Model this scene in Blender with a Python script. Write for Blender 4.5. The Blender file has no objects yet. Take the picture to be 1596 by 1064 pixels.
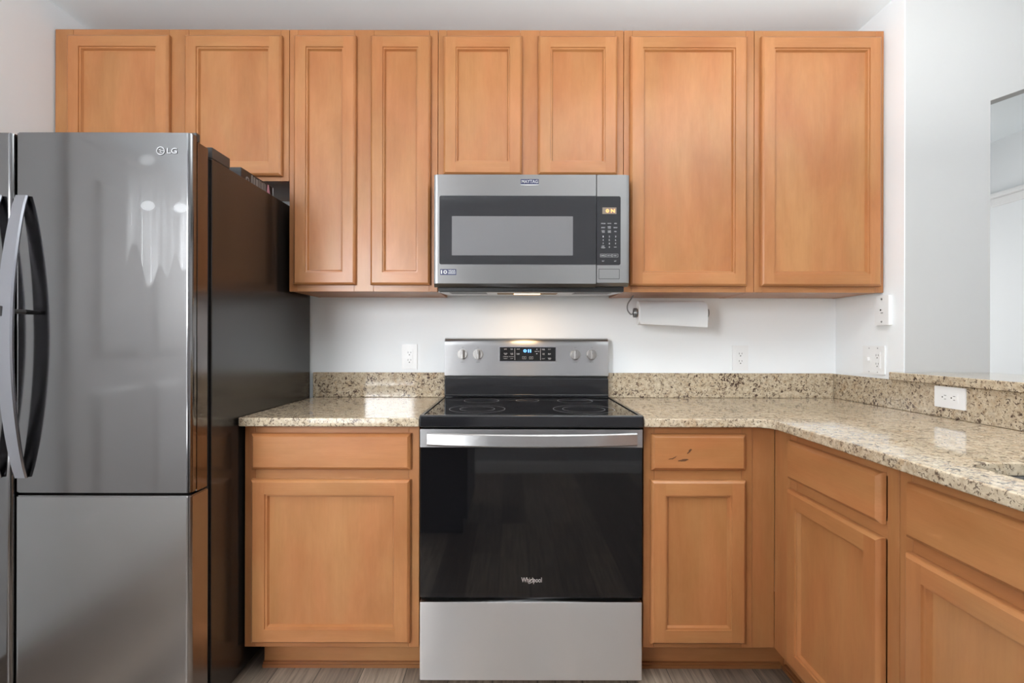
import bpy, bmesh, math, random
from mathutils import Vector, Matrix

random.seed(7)
SC = bpy.context.scene
COL = SC.collection
PI = math.pi

# ------------------------------------------------------------------ camera, world, exposure, large lights
CAM_D, CAM_H, F_PX = 2.325, 1.175, 769.0          # distance to the back wall, lens height, focal length in px of 1596
cam_data = bpy.data.cameras.new('camera')
cam_data.sensor_fit = 'HORIZONTAL'
cam_data.sensor_width = 36.0
cam_data.lens = F_PX / 1596.0 * 36.0
cam_data.clip_start = 0.02
cam = bpy.data.objects.new('camera', cam_data)
COL.objects.link(cam)
cam.location = (0.0, -CAM_D, CAM_H)
cam.rotation_euler = (PI / 2, -math.radians(0.13), 0)
SC.camera = cam

SC.view_settings.view_transform = 'Standard'
SC.view_settings.look = 'None'
SC.view_settings.gamma = 1.0
SC.view_settings.use_curve_mapping = False
SC.view_settings.exposure = 0.22
SC.cycles.use_denoising = True
SC.cycles.max_bounces = 10
SC.cycles.diffuse_bounces = 6
SC.cycles.glossy_bounces = 6
SC.cycles.sample_clamp_indirect = 6.0

world = bpy.data.worlds.new('world')
SC.world = world
world.use_nodes = True
world.node_tree.nodes['Background'].inputs[0].default_value = (0.8, 0.88, 1.0, 1)
world.node_tree.nodes['Background'].inputs[1].default_value = 0.6

PANEL_POWER = 0.5       # ceiling fixture over the kitchen
REAR_POWER = 0.5        # added fill light behind, to the right
DINING_POWER = 9.0      # added fill light in the room beyond the bar


def area_light(name, loc, rot, sx, sy, power, color):
    ld = bpy.data.lights.new(name, 'AREA')
    ld.shape = 'RECTANGLE'
    ld.size, ld.size_y = sx, sy
    ld.energy = power
    ld.color = color
    o = bpy.data.objects.new(name, ld)
    COL.objects.link(o)
    o.location = loc
    o.rotation_euler = rot
    return o


area_light('ceiling_fixture_light', (0.05, -1.20, 2.435), (0, 0, 0), 1.5, 0.6, PANEL_POWER, (1.0, 0.99, 0.98))
area_light('added_rear_fill', (2.1, -3.36, 1.12), (PI / 2, 0, 0), 1.5, 1.9, REAR_POWER, (0.95, 0.985, 1.0))  # added fill from the rear right, no known source there
area_light('window_light', (-1.47, -3.36, 1.69), (PI / 2, 0, 0), 0.68, 0.80, 34.0, (0.95, 0.985, 1.0))
area_light('added_left_fill', (-1.84, -2.98, 1.45), (0, -PI / 2, 0), 1.3, 0.68, 5.0, (0.95, 0.985, 1.0))  # added fill from the left, its window is made up
area_light('added_right_fill', (3.26, -1.9, 1.30), (0, PI / 2, 0), 1.6, 1.9, 0.5, (0.95, 0.985, 1.0))  # added fill from the right, its window is made up
area_light('added_uplight', (0.95, -1.70, 1.92), (PI, 0, 0), 1.6, 0.6, 45.0, (0.95, 0.985, 1.0))  # added upward fill without a fixture, lifts the ceiling and upper walls
area_light('added_dining_fill', (2.55, 1.46, 1.35), (-PI / 2, 0, 0), 1.1, 1.6, DINING_POWER, (1.0, 0.99, 0.97))  # added fill that brightens the far room, its window is made up

# ------------------------------------------------------------------ materials


class NT:
    def __init__(self, name):
        self.m = bpy.data.materials.new(name)
        self.m.use_nodes = True
        self.t = self.m.node_tree
        self.b = self.t.nodes['Principled BSDF']

    def n(self, kind, **kw):
        nd = self.t.nodes.new(kind)
        for k, v in kw.items():
            setattr(nd, k, v)
        return nd

    def l(self, a, b):
        self.t.links.new(a, b)

    def val(self, **kw):
        for k, v in kw.items():
            self.b.inputs[k.replace('_', ' ')].default_value = v

    def coords(self, scale=(1, 1, 1), rnd=0.0):
        tc = self.n('ShaderNodeTexCoord')
        src = tc.outputs['Object']
        if rnd:
            oi = self.n('ShaderNodeObjectInfo')
            mu = self.n('ShaderNodeMath', operation='MULTIPLY')
            mu.inputs[1].default_value = rnd
            self.l(oi.outputs['Random'], mu.inputs[0])
            ad = self.n('ShaderNodeVectorMath', operation='ADD')
            self.l(src, ad.inputs[0])
            self.l(mu.outputs[0], ad.inputs[1])
            src = ad.outputs[0]
        mp = self.n('ShaderNodeMapping')
        mp.inputs['Scale'].default_value = scale
        self.l(src, mp.inputs['Vector'])
        return mp.outputs[0]

    def noise(self, vec, scale=1.0, detail=3.0, rough=0.5, dist=0.0):
        nd = self.n('ShaderNodeTexNoise')
        nd.inputs['Scale'].default_value = scale
        nd.inputs['Detail'].default_value = detail
        nd.inputs['Roughness'].default_value = rough
        nd.inputs['Distortion'].default_value = dist
        self.l(vec, nd.inputs['Vector'])
        return nd.outputs['Fac']

    def ramp(self, fac, stops, interp='LINEAR'):
        r = self.n('ShaderNodeValToRGB')
        r.color_ramp.interpolation = interp
        el = r.color_ramp.elements
        while len(el) < len(stops):
            el.new(0.5)
        for e, (p, c) in zip(el, stops):
            e.position = p
            e.color = (c[0], c[1], c[2], 1) if hasattr(c, '__len__') else (c, c, c, 1)
        self.l(fac, r.inputs[0])
        return r.outputs[0]

    def mix(self, fac, a, b, blend='MIX'):
        mx = self.n('ShaderNodeMix', data_type='RGBA', blend_type=blend)
        for sock, v in ((mx.inputs['Factor'], fac), (mx.inputs['A'], a), (mx.inputs['B'], b)):
            if hasattr(v, 'is_linked'):
                self.l(v, sock)
            elif hasattr(v, '__len__'):
                sock.default_value = (v[0], v[1], v[2], 1)
            else:
                sock.default_value = v
        return mx.outputs['Result']

    def bump(self, h, strength=0.1, dist=0.001):
        bp = self.n('ShaderNodeBump')
        bp.inputs['Strength'].default_value = strength
        bp.inputs['Distance'].default_value = dist
        self.l(h, bp.inputs['Height'])
        self.l(bp.outputs[0], self.b.inputs['Normal'])


def plain(name, color, rough=0.5, metal=0.0, spec=0.5, coat=0.0):
    t = NT(name)
    t.val(Base_Color=(*color, 1), Roughness=rough, Metallic=metal, Specular_IOR_Level=spec, Coat_Weight=coat)
    return t.m


def emit(name, color, strength):
    t = NT(name)
    t.val(Base_Color=(*color, 1), Emission_Color=(*color, 1), Emission_Strength=strength, Roughness=0.5)
    return t.m


def wood(name, sc, dark=1.0, tint=(1, 1, 1)):
    """honey maple; sc = mapping scale, small along the grain"""
    t = NT(name)
    v = t.coords(sc, 9.0)
    v2 = t.coords((sc[0] * .09 + .9, sc[1] * .09 + .9, sc[2] * .09 + .9), 5.0)
    streak = t.noise(v, 1.0, 5.0, 0.62, 0.35)
    blot = t.noise(v2, 2.2, 5.0, 0.62, 0.25)
    fine = t.noise(t.coords((sc[0] * 5, sc[1] * 5, sc[2] * 9), 3.0), 1.0, 2.0, 0.5)
    a = [c * dark * k for c, k in zip((0.366, 0.145, 0.050), tint)]
    b = [c * dark * k for c, k in zip((0.470, 0.211, 0.082), tint)]
    base = t.ramp(blot, [(0.30, a), (0.70, b)])
    st = t.ramp(streak, [(0.22, (0.93, 0.91, 0.89)), (0.5, (1, 1, 1)), (0.8, (1.03, 1.025, 1.02))])
    fi = t.ramp(fine, [(0.3, (0.97, 0.965, 0.96)), (0.65, (1.01, 1.01, 1.01))])
    hue = t.ramp(t.noise(v2, 2.6, 2.0, 0.5, 0.4), [(0.35, (1.03, 0.965, 0.95)), (0.65, (0.98, 1.025, 1.0))])
    c = t.mix(1.0, base, st, 'MULTIPLY')
    c = t.mix(1.0, c, hue, 'MULTIPLY')
    c = t.mix(1.0, c, fi, 'MULTIPLY')
    t.l(c, t.b.inputs['Base Color'])
    t.val(Roughness=0.36, Specular_IOR_Level=0.42, Coat_Weight=0.12, Coat_Roughness=0.22)
    t.bump(fine, 0.05, 0.0006)
    return t.m


GRAIN_Z = (26, 26, 1.6)
GRAIN_X = (1.6, 26, 26)
GRAIN_Y = (26, 1.6, 26)
M = {}
M['wood_v'] = wood('maple_upright_grain', GRAIN_Z)
M['wood_x'] = wood('maple_level_grain', GRAIN_X)
M['wood_y'] = wood('maple_level_grain_sideways', GRAIN_Y)
M['frame_v'] = wood('maple_frame_upright_grain', GRAIN_Z, 0.93)
M['frame_x'] = wood('maple_frame_level_grain', GRAIN_X, 0.93)
M['frame_y'] = wood('maple_frame_sideways_grain', GRAIN_Y, 0.93)
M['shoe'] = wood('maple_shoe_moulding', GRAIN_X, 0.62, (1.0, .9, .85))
M['espresso'] = plain('espresso_wood', (0.018, 0.010, 0.007), 0.3)


def granite_mat(name, pale=1.0, fleck=(0.075, 0.045, 0.033), amount=1.0):
    t = NT(name)
    v = t.coords((1, 1, 1), 2.0)
    big = t.noise(v, 9.0, 3.0, 0.6, 0.5)
    mid = t.noise(v, 55.0, 4.0, 0.62, 0.4)
    base = t.ramp(mid, [(0.28, (0.27 * pale, 0.19 * pale, 0.12 * pale)), (0.42, (0.44 * pale, 0.35 * pale, 0.245 * pale)),
                        (0.60, (0.55 * pale, 0.46 * pale, 0.335 * pale)), (0.78, (0.62 * pale, 0.55 * pale, 0.43 * pale))])
    rust = t.noise(v, 16.0, 3.0, 0.6, 1.0)
    rf = t.ramp(rust, [(0.56, 0.0), (0.72, 0.55)])
    c = t.mix(rf, base, (0.46, 0.30, 0.16))
    grey = t.ramp(t.noise(v, 42.0, 3.0, 0.6, 0.8), [(0.58, 0.0), (0.72, 0.6)])
    c = t.mix(grey, c, (0.38, 0.32, 0.25))
    # brown and black flecks, thicker in some drifts than in others
    fl = t.noise(v, 88.0, 4.0, 0.65, 0.9)
    mod = t.n('ShaderNodeMath', operation='MULTIPLY_ADD')
    t.l(big, mod.inputs[0])
    mod.inputs[1].default_value = 0.20
    t.l(fl, mod.inputs[2])
    dk = t.ramp(mod.outputs[0], [(0.655, 0.0), (0.70, amount)])
    c = t.mix(dk, c, fleck)
    fl2 = t.noise(v, 170.0, 2.0, 0.5, 0.4)
    d2 = t.ramp(fl2, [(0.62, 0.0), (0.67, 0.85 * amount)])
    c = t.mix(d2, c, (0.10, 0.065, 0.045))
    t.l(c, t.b.inputs['Base Color'])
    t.val(Roughness=0.06, Specular_IOR_Level=0.55)
    return t.m


M['granite'] = granite_mat('speckled_granite', 1.10, (0.095, 0.062, 0.044), 0.85)
M['granite_ledge'] = granite_mat('speckled_granite_bar', 1.04, amount=1.0)


def wall_mat(name, col):
    t = NT(name)
    h = t.noise(t.coords(), 70.0, 4.0, 0.6)
    t.val(Base_Color=(*col, 1), Roughness=0.75, Specular_IOR_Level=0.25)
    t.bump(h, 0.12, 0.001)
    return t.m


M['wall'] = wall_mat('painted_plaster', (0.865, 0.885, 0.90))
M['wall_shaded'] = wall_mat('painted_plaster_shaded', (0.51, 0.503, 0.495))  # same wall paint, shade put into its colour where light is too strong
M['ceiling'] = wall_mat('ceiling_paint', (0.88, 0.925, 0.945))
M['rear_wall'] = wall_mat('rear_wall_dimming_grey', (0.58, 0.58, 0.61))  # unseen rear wall, greyed so the steel mirrors less light
M['green_grey'] = wall_mat('green_grey_bounce_cut', (0.26, 0.28, 0.27))  # for an unseen stretch of wall, darkened to cut its bounce light
M['trim'] = plain('gloss_white_trim', (0.82, 0.82, 0.82), 0.55)
M['white'] = plain('white_plastic', (0.84, 0.84, 0.84), 0.3)
M['slot'] = plain('dark_slot', (0.05, 0.05, 0.05), 0.5)
M['screw'] = plain('screw_metal', (0.45, 0.45, 0.45), 0.35, 1.0)


def floor_mat():
    t = NT('plank_floor')
    tc = t.n('ShaderNodeTexCoord')
    mp = t.n('ShaderNodeMapping')
    mp.inputs['Rotation'].default_value = (0, 0, PI / 2)
    t.l(tc.outputs['Object'], mp.inputs['Vector'])
    br = t.n('ShaderNodeTexBrick')
    br.inputs['Scale'].default_value = 1.0
    br.inputs['Brick Width'].default_value = 1.2
    br.inputs['Row Height'].default_value = 0.155
    br.inputs['Mortar Size'].default_value = 0.0015
    br.inputs['Color1'].default_value = (0.115, 0.082, 0.060, 1)
    br.inputs['Color2'].default_value = (0.31, 0.245, 0.19, 1)
    br.inputs['Mortar'].default_value = (0.05, 0.04, 0.03, 1)
    br.offset = 0.37
    t.l(mp.outputs[0], br.inputs['Vector'])
    st = t.noise(t.coords((70, 3.2, 1)), 1.0, 5.0, 0.65, 0.4)
    sr = t.ramp(st, [(0.28, (0.45, 0.42, 0.40)), (0.5, (1, 1, 1)), (0.75, (1.7, 1.65, 1.6))])
    c = t.mix(1.0, br.outputs['Color'], sr, 'MULTIPLY')
    t.l(c, t.b.inputs['Base Color'])
    t.val(Roughness=0.38)
    return t.m


M['floor'] = floor_mat()


def steel(name, col, rough, sc, amt=0.03, aniso=0.5):
    t = NT(name)
    tg = t.n('ShaderNodeTangent', direction_type='RADIAL', axis='Z')
    t.l(tg.outputs[0], t.b.inputs['Tangent'])
    t.val(Anisotropic=aniso, Anisotropic_Rotation=0.25)
    t.val(Roughness=rough)
    t.val(Base_Color=(*col, 1), Metallic=1.0)
    return t.m


M['steel'] = steel('brushed_stainless', (0.48, 0.473, 0.473), 0.34, (2, 300, 300), .03, .75)
M['mw_steel'] = steel('brushed_stainless_microwave', (0.262, 0.257, 0.257), 0.42, (2, 300, 300), .03, .8)
M['steel_v'] = steel('brushed_stainless_drawer', (0.72, 0.705, 0.70), 0.40, (2, 300, 300), .03, .85)
M['steel_trim'] = plain('bright_steel_trim', (0.72, 0.72, 0.74), 0.18, 1.0)
M['knob_steel'] = plain('knob_steel', (0.42, 0.405, 0.39), 0.38, 1.0)
M['sink_steel'] = plain('sink_stainless', (0.5, 0.5, 0.5), 0.3, 1.0)


def fridge_mat(name='dark_stainless_door', smudge=False, r0=0.07, r1=0.13, col=(0.225, 0.219, 0.219), wave=.18):
    t = NT(name)
    n1 = t.noise(t.coords((1.2, 1.2, 2.2)), 1.6, 3.0, 0.55, 1.2)
    r = t.ramp(n1, [(0.3, r0), (0.72, r1)])
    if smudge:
        # milky wipe marks left by a hand, and three soft pale spots, fixed to the upper right of the door
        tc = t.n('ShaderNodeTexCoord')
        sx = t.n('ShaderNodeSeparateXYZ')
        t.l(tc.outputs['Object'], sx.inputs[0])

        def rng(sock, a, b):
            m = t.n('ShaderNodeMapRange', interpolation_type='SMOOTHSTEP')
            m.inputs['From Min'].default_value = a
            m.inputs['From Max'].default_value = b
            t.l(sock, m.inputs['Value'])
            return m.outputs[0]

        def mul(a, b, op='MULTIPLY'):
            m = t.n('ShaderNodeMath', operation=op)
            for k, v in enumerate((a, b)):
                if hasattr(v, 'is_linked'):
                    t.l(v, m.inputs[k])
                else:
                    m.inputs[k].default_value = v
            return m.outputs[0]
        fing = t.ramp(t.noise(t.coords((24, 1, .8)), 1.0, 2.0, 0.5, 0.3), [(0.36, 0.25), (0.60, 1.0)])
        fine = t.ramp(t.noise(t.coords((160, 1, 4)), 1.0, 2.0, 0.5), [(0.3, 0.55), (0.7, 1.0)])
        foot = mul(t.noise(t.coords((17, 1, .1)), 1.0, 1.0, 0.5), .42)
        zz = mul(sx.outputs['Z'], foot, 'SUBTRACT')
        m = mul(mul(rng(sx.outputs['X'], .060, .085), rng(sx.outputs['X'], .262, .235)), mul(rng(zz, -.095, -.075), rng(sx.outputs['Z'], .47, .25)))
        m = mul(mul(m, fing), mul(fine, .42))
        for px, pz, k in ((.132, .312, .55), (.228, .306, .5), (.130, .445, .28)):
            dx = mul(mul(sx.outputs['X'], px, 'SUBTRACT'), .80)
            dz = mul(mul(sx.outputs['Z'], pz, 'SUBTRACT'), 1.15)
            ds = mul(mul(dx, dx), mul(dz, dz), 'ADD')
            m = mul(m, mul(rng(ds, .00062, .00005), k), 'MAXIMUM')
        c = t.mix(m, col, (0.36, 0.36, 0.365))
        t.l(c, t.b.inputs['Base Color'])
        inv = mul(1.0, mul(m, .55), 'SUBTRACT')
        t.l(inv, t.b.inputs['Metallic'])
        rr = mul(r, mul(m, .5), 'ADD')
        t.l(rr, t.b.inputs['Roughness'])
    else:
        t.val(Base_Color=(*col, 1), Metallic=1.0)
        t.l(r, t.b.inputs['Roughness'])
    wob = t.noise(t.coords((1.6, 1.6, .9)), 1.6, 1.0, 0.4)
    t.bump(wob, wave, 0.004)
    return t.m


M['fridge_door'] = fridge_mat()
M['fridge_lower'] = fridge_mat('dark_stainless_lower_door', False, 0.22, 0.25, (0.34, 0.333, 0.333), .03)
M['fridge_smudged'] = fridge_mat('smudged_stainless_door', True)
M['fridge_side'] = plain('dark_fridge_side', (0.016, 0.014, 0.013), 0.2, 0.0, 0.75)
M['fridge_edge'] = plain('dark_door_edge', (0.20, 0.18, 0.17), 0.16, 1.0)
M['gasket'] = plain('black_gasket', (0.012, 0.012, 0.013), 0.5)
M['handle_steel'] = plain('smooth_handle_steel', (0.40, 0.40, 0.43), 0.24, 1.0)
M['logo_silver'] = plain('silver_logo', (0.46, 0.46, 0.47), 0.4, 0.3)
M['hinge_grey'] = plain('dark_hinge_plastic', (0.05, 0.047, 0.046), 0.3)
M['black_glass'] = plain('black_glass', (0.006, 0.006, 0.007), 0.04, 0.0, 0.6)
M['black_enamel'] = plain('black_enamel', (0.012, 0.012, 0.014), 0.12, 0.0, 0.6)
M['matte_black'] = plain('matte_black', (0.012, 0.012, 0.012), 0.5)
M['mw_glass'] = plain('microwave_glass', (0.022, 0.022, 0.024), 0.06, 0.0, 0.6)
M['mw_screen'] = plain('microwave_window', (0.165, 0.162, 0.165), 0.25, 0.0, 0.5)
M['navy'] = plain('navy_badge', (0.022, 0.026, 0.085), 0.4)
M['legend'] = plain('pale_legend_print', (0.55, 0.55, 0.55), 0.5)
M['grey_print'] = plain('grey_print', (0.22, 0.22, 0.22), 0.5)
M['lcd_pale'] = plain('display_pane', (0.20, 0.16, 0.12), 0.3)
M['orange_led'] = emit('orange_digits', (1.0, 0.33, 0.09), 1.6)
M['blue_led'] = emit('blue_digits', (0.10, 0.32, 1.0), 2.6)
M['warm_lamp'] = emit('warm_hood_lamp', (1.0, 0.62, 0.28), 7.0)
M['panel_emit'] = emit('fixture_diffuser', (1.0, 0.99, 0.98), 0.6)
M['day_emit'] = emit('daylit_pane', (0.93, 0.96, 1.0), 6.0)
M['soft_fill'] = emit('fill_glass', (0.95, 0.97, 1.0), 0.12)  # weak glow of the added windows, fill only
M['burner'] = plain('burner_ring_print', (0.26, 0.26, 0.27), 0.3)
M['paper'] = plain('paper_towel', (0.88, 0.88, 0.88), 0.9)
M['wire'] = plain('grey_wire', (0.30, 0.30, 0.30), 0.35, 0.8)
M['card'] = plain('cardboard_core', (0.40, 0.28, 0.17), 0.8)
M['box_black'] = plain('black_printed_box', (0.02, 0.018, 0.018), 0.35)
M['pink'] = plain('pink_print', (0.55, 0.28, 0.36), 0.5)
M['grille'] = plain('dark_filter_mesh', (0.10, 0.10, 0.10), 0.4, 0.6)
M['plate_steel'] = plain('pale_underside_steel', (0.62, 0.62, 0.62), 0.35, 0.8)
M['bulb_glow'] = emit('soft_lamp', (1.0, 0.9, 0.75), 3.0)

# ------------------------------------------------------------------ mesh building
# A frame maps (u, v, w) to the room: u to the viewer's right along a face, v up, w out of the face.


def FRONT(u, v, w):        # faces the camera: u = x, w = distance from the back wall
    return Vector((u, -w, v))


def SIDE(u, v, w):         # faces left: u = distance from the back wall, w = -x
    return Vector((-w, -u, v))


def EAST(u, v, w):         # faces right: u = -distance from the back wall, w = x
    return Vector((w, u, v))


def PLAIN(x, y, z):
    return Vector((x, y, z))


class B:
    def __init__(self, frame=FRONT):
        self.bm = bmesh.new()
        self.f = frame

    def _add(self, tmp, mi):
        vs = {}
        for v in tmp.verts:
            vs[v] = self.bm.verts.new(self.f(*v.co))
        for fc in tmp.faces:
            try:
                nf = self.bm.faces.new([vs[v] for v in fc.verts])
                nf.material_index = mi
            except ValueError:
                pass
        tmp.free()

    def box(self, u0, u1, v0, v1, w0, w1, bev=0.0, seg=2, mi=0):
        t = bmesh.new()
        bmesh.ops.create_cube(t, size=1.0)
        for v in t.verts:
            v.co = Vector(((u0 + u1) / 2 + v.co.x * (u1 - u0), (v0 + v1) / 2 + v.co.y * (v1 - v0), (w0 + w1) / 2 + v.co.z * (w1 - w0)))
        if bev:
            bmesh.ops.bevel(t, geom=list(t.edges), offset=bev, segments=seg, affect='EDGES', profile=0.5, clamp_overlap=True)
        self._add(t, mi)
        return self

    def rbox(self, u0, u1, v0, v1, w0, w1, r, seg=5, bev=0.0, mi=0):
        """rectangle with corners rounded in the face plane"""
        pts = []
        for cx, cy, a0 in ((u1 - r, v1 - r, 0), (u0 + r, v1 - r, 90), (u0 + r, v0 + r, 180), (u1 - r, v0 + r, 270)):
            for k in range(seg + 1):
                a = math.radians(a0 + 90 * k / seg)
                pts.append((cx + r * math.cos(a), cy + r * math.sin(a)))
        return self.prism(pts, w0, w1, mi, bev)

    def prism(self, pts, w0, w1, mi=0, bev=0.0):
        t = bmesh.new()
        lo = [t.verts.new((p[0], p[1], w0)) for p in pts]
        hi = [t.verts.new((p[0], p[1], w1)) for p in pts]
        n = len(pts)
        t.faces.new(hi)
        t.faces.new(lo[::-1])
        for i in range(n):
            t.faces.new((lo[i], lo[(i + 1) % n], hi[(i + 1) % n], hi[i]))
        if bev:
            ed = [e for e in t.edges if e.verts[0].co.z == e.verts[1].co.z == w1]
            bmesh.ops.bevel(t, geom=ed, offset=bev, segments=2, affect='EDGES')
        self._add(t, mi)
        return self

    def rings(self, u0, u1, v0, v1, prof, mi_side=0, mi_rail=0, cap_front=True, cap_back=True):
        """concentric rectangles (inset, w): a moulded panel"""
        t = bmesh.new()
        R = []
        for ins, w in prof:
            R.append([t.verts.new(p) for p in ((u0 + ins, v0 + ins, w), (u1 - ins, v0 + ins, w), (u1 - ins, v1 - ins, w), (u0 + ins, v1 - ins, w))])
        fl = []
        for a, b in zip(R, R[1:]):
            for i in range(4):
                j = (i + 1) % 4
                f = t.faces.new((a[i], a[j], b[j], b[i]))
                f.material_index = mi_rail if i in (0, 2) else mi_side
        if cap_back:
            f = t.faces.new(R[0][::-1])
            f.material_index = mi_side
        if cap_front:
            f = t.faces.new(R[-1])
            f.material_index = mi_side
        vs = {}
        for v in t.verts:
            vs[v] = self.bm.verts.new(self.f(*v.co))
        for fc in t.faces:
            nf = self.bm.faces.new([vs[v] for v in fc.verts])
            nf.material_index = fc.material_index
        t.free()
        return self

    def cyl(self, p0, p1, r0, r1=None, n=20, mi=0, cap=True):
        r1 = r0 if r1 is None else r1
        p0, p1 = Vector(p0), Vector(p1)
        ax = (p1 - p0).normalized()
        s = ax.orthogonal().normalized()
        q = ax.cross(s)
        t = bmesh.new()
        A = [t.verts.new(p0 + r0 * (math.cos(2 * PI * i / n) * s + math.sin(2 * PI * i / n) * q)) for i in range(n)]
        C = [t.verts.new(p1 + r1 * (math.cos(2 * PI * i / n) * s + math.sin(2 * PI * i / n) * q)) for i in range(n)]
        for i in range(n):
            t.faces.new((A[i], A[(i + 1) % n], C[(i + 1) % n], C[i]))
        if cap:
            t.faces.new(A[::-1])
            t.faces.new(C)
        self._add(t, mi)
        return self

    def tube(self, pts, r, n=10, mi=0):
        pts = [Vector(p) for p in pts]
        t = bmesh.new()
        prev = None
        rows = []
        for i, p in enumerate(pts):
            d = (pts[min(i + 1, len(pts) - 1)] - pts[max(i - 1, 0)]).normalized()
            s = d.orthogonal().normalized() if prev is None else (prev - prev.dot(d) * d).normalized()
            prev = s
            q = d.cross(s)
            rows.append([t.verts.new(p + r * (math.cos(2 * PI * k / n) * s + math.sin(2 * PI * k / n) * q)) for k in range(n)])
        for a, b in zip(rows, rows[1:]):
            for k in range(n):
                t.faces.new((a[k], a[(k + 1) % n], b[(k + 1) % n], b[k]))
        t.faces.new(rows[0][::-1])
        t.faces.new(rows[-1])
        self._add(t, mi)
        return self

    def sweep(self, secs, mi=0):
        """loft closed sections (lists of points, same length)"""
        t = bmesh.new()
        rows = [[t.verts.new(p) for p in s] for s in secs]
        n = len(rows[0])
        for a, b in zip(rows, rows[1:]):
            for k in range(n):
                t.faces.new((a[k], a[(k + 1) % n], b[(k + 1) % n], b[k]))
        t.faces.new(rows[0][::-1])
        t.faces.new(rows[-1])
        self._add(t, mi)
        return self

    def annulus(self, cu, cv, w, r0, r1, n=48, mi=0):
        t = bmesh.new()
        A = [t.verts.new((cu + r0 * math.cos(2 * PI * i / n), cv + r0 * math.sin(2 * PI * i / n), w)) for i in range(n)]
        C = [t.verts.new((cu + r1 * math.cos(2 * PI * i / n), cv + r1 * math.sin(2 * PI * i / n), w)) for i in range(n)]
        for i in range(n):
            t.faces.new((A[i], C[i], C[(i + 1) % n], A[(i + 1) % n]))
        self._add(t, mi)
        return self

    def text(self, body, u0, u1, v0, v1, w, th=0.0004, mi=0, shear=0.0, bold=0.0):
        cu = bpy.data.curves.new('lettering', 'FONT')
        cu.body = body
        cu.size = 1.0
        cu.extrude = 0.0
        cu.offset = bold
        cu.shear = shear
        cu.resolution_u = 3
        tmp = bpy.data.objects.new('lettering', cu)
        COL.objects.link(tmp)
        dg = bpy.context.evaluated_depsgraph_get()
        me = bpy.data.meshes.new_from_object(tmp.evaluated_get(dg))
        bpy.data.objects.remove(tmp)
        bpy.data.curves.remove(cu)
        if not me.vertices:
            return self
        xs = [v.co.x for v in me.vertices]
        ys = [v.co.y for v in me.vertices]
        x0, x1, y0, y1 = min(xs), max(xs), min(ys), max(ys)
        t = bmesh.new()
        t.from_mesh(me)
        bpy.data.meshes.remove(me)
        for v in t.verts:
            v.co = Vector((u0 + (v.co.x - x0) / max(x1 - x0, 1e-6) * (u1 - u0), v0 + (v.co.y - y0) / max(y1 - y0, 1e-6) * (v1 - v0), w))
        r = bmesh.ops.extrude_face_region(t, geom=list(t.faces))
        for g in r['geom']:
            if isinstance(g, bmesh.types.BMVert):
                g.co.z += th
        self._add(t, mi)
        return self


ORIGIN = {}


def obj(name, b, mats, parent=None, origin=None, recalc=True, smooth=True):
    """link a builder as ONE mesh object, its origin at its own middle"""
    bm = b.bm
    if recalc:
        bmesh.ops.recalc_face_normals(bm, faces=list(bm.faces))
    lo = Vector((min(v.co.x for v in bm.verts), min(v.co.y for v in bm.verts), min(v.co.z for v in bm.verts)))
    hi = Vector((max(v.co.x for v in bm.verts), max(v.co.y for v in bm.verts), max(v.co.z for v in bm.verts)))
    c = Vector(origin) if origin is not None else (lo + hi) / 2
    for v in bm.verts:
        v.co -= c
    me = bpy.data.meshes.new(name)
    bm.to_mesh(me)
    bm.free()
    for m in (mats if isinstance(mats, (list, tuple)) else [mats]):
        me.materials.append(m)
    me.polygons.foreach_set('use_smooth', [True] * len(me.polygons))
    me.set_sharp_from_angle(angle=math.radians(32))
    o = bpy.data.objects.new(name, me)
    COL.objects.link(o)
    if smooth:
        o.modifiers.new('even_normals', 'WEIGHTED_NORMAL').keep_sharp = True
    ORIGIN[o] = c
    if parent is not None:
        o.parent = parent
        o.location = c - ORIGIN[parent]
    else:
        o.location = c
    return o


def tag(o, label, cat, group=None):
    o['label'] = label
    o['category'] = cat
    if group:
        o['group'] = group
    return o


def thing(name, loc, label, cat, group=None):
    o = bpy.data.objects.new(name, None)
    COL.objects.link(o)
    o.location = loc
    o.empty_display_size = 0.05
    ORIGIN[o] = Vector(loc)
    return tag(o, label, cat, group)


def struct(name, b, m, parent=None):
    o = obj(name, b, m, parent)
    if parent is None:
        o['kind'] = 'structure'
    return o


# ------------------------------------------------------------------ the room
XL, XR, XE = -1.878, 1.525, 1.86       # left wall, right wall face, outer end of the right wall
HC = 2.55                               # ceiling height
D_END, D_REAR = 0.405, 3.40             # end of the right wall, rear wall
X_FAR = 3.30
D_BACK2 = -1.50                         # back of the room beyond the bar

struct('floor', B().box(XL - .1, X_FAR + .1, -0.12, 0, D_BACK2 - .1, D_REAR + .1), M['floor'])
struct('ceiling', B().box(XL - .1, X_FAR + .1, HC, HC + .12, D_BACK2 - .1, D_REAR + .1), M['ceiling'])
struct('wall_back', B().box(XL - .1, XR, 0, HC, -0.1, 0), M['wall'])
wl = B()
wl.box(XL - .1, XL, 0, HC, 0, D_REAR)
struct('wall_left', wl, M['wall'])
struct('wall_right', B().box(XR, XR + .004, 0, HC, D_BACK2, D_END), M['wall'])
struct('wall_right_end', B().box(XR + .004, XE, 0, HC, D_BACK2, D_END), M['wall_shaded'])
struct('wall_bar', B().box(XR, 1.83, 0, 1.028, D_END, 2.14), M['wall'])
struct('wall_rear', B().box(XL, X_FAR, 0, HC, D_REAR, D_REAR + .1), M['rear_wall'])
struct('wall_far', B().box(X_FAR, X_FAR + .1, 0, HC, D_BACK2, -.3), M['wall'])
struct('wall_living', B().box(X_FAR, X_FAR + .1, 0, HC, -.3, D_REAR), M['green_grey'])
struct('wall_dining', B().box(XE, X_FAR, 0, HC, D_BACK2 - .1, D_BACK2), M['wall'])
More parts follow.
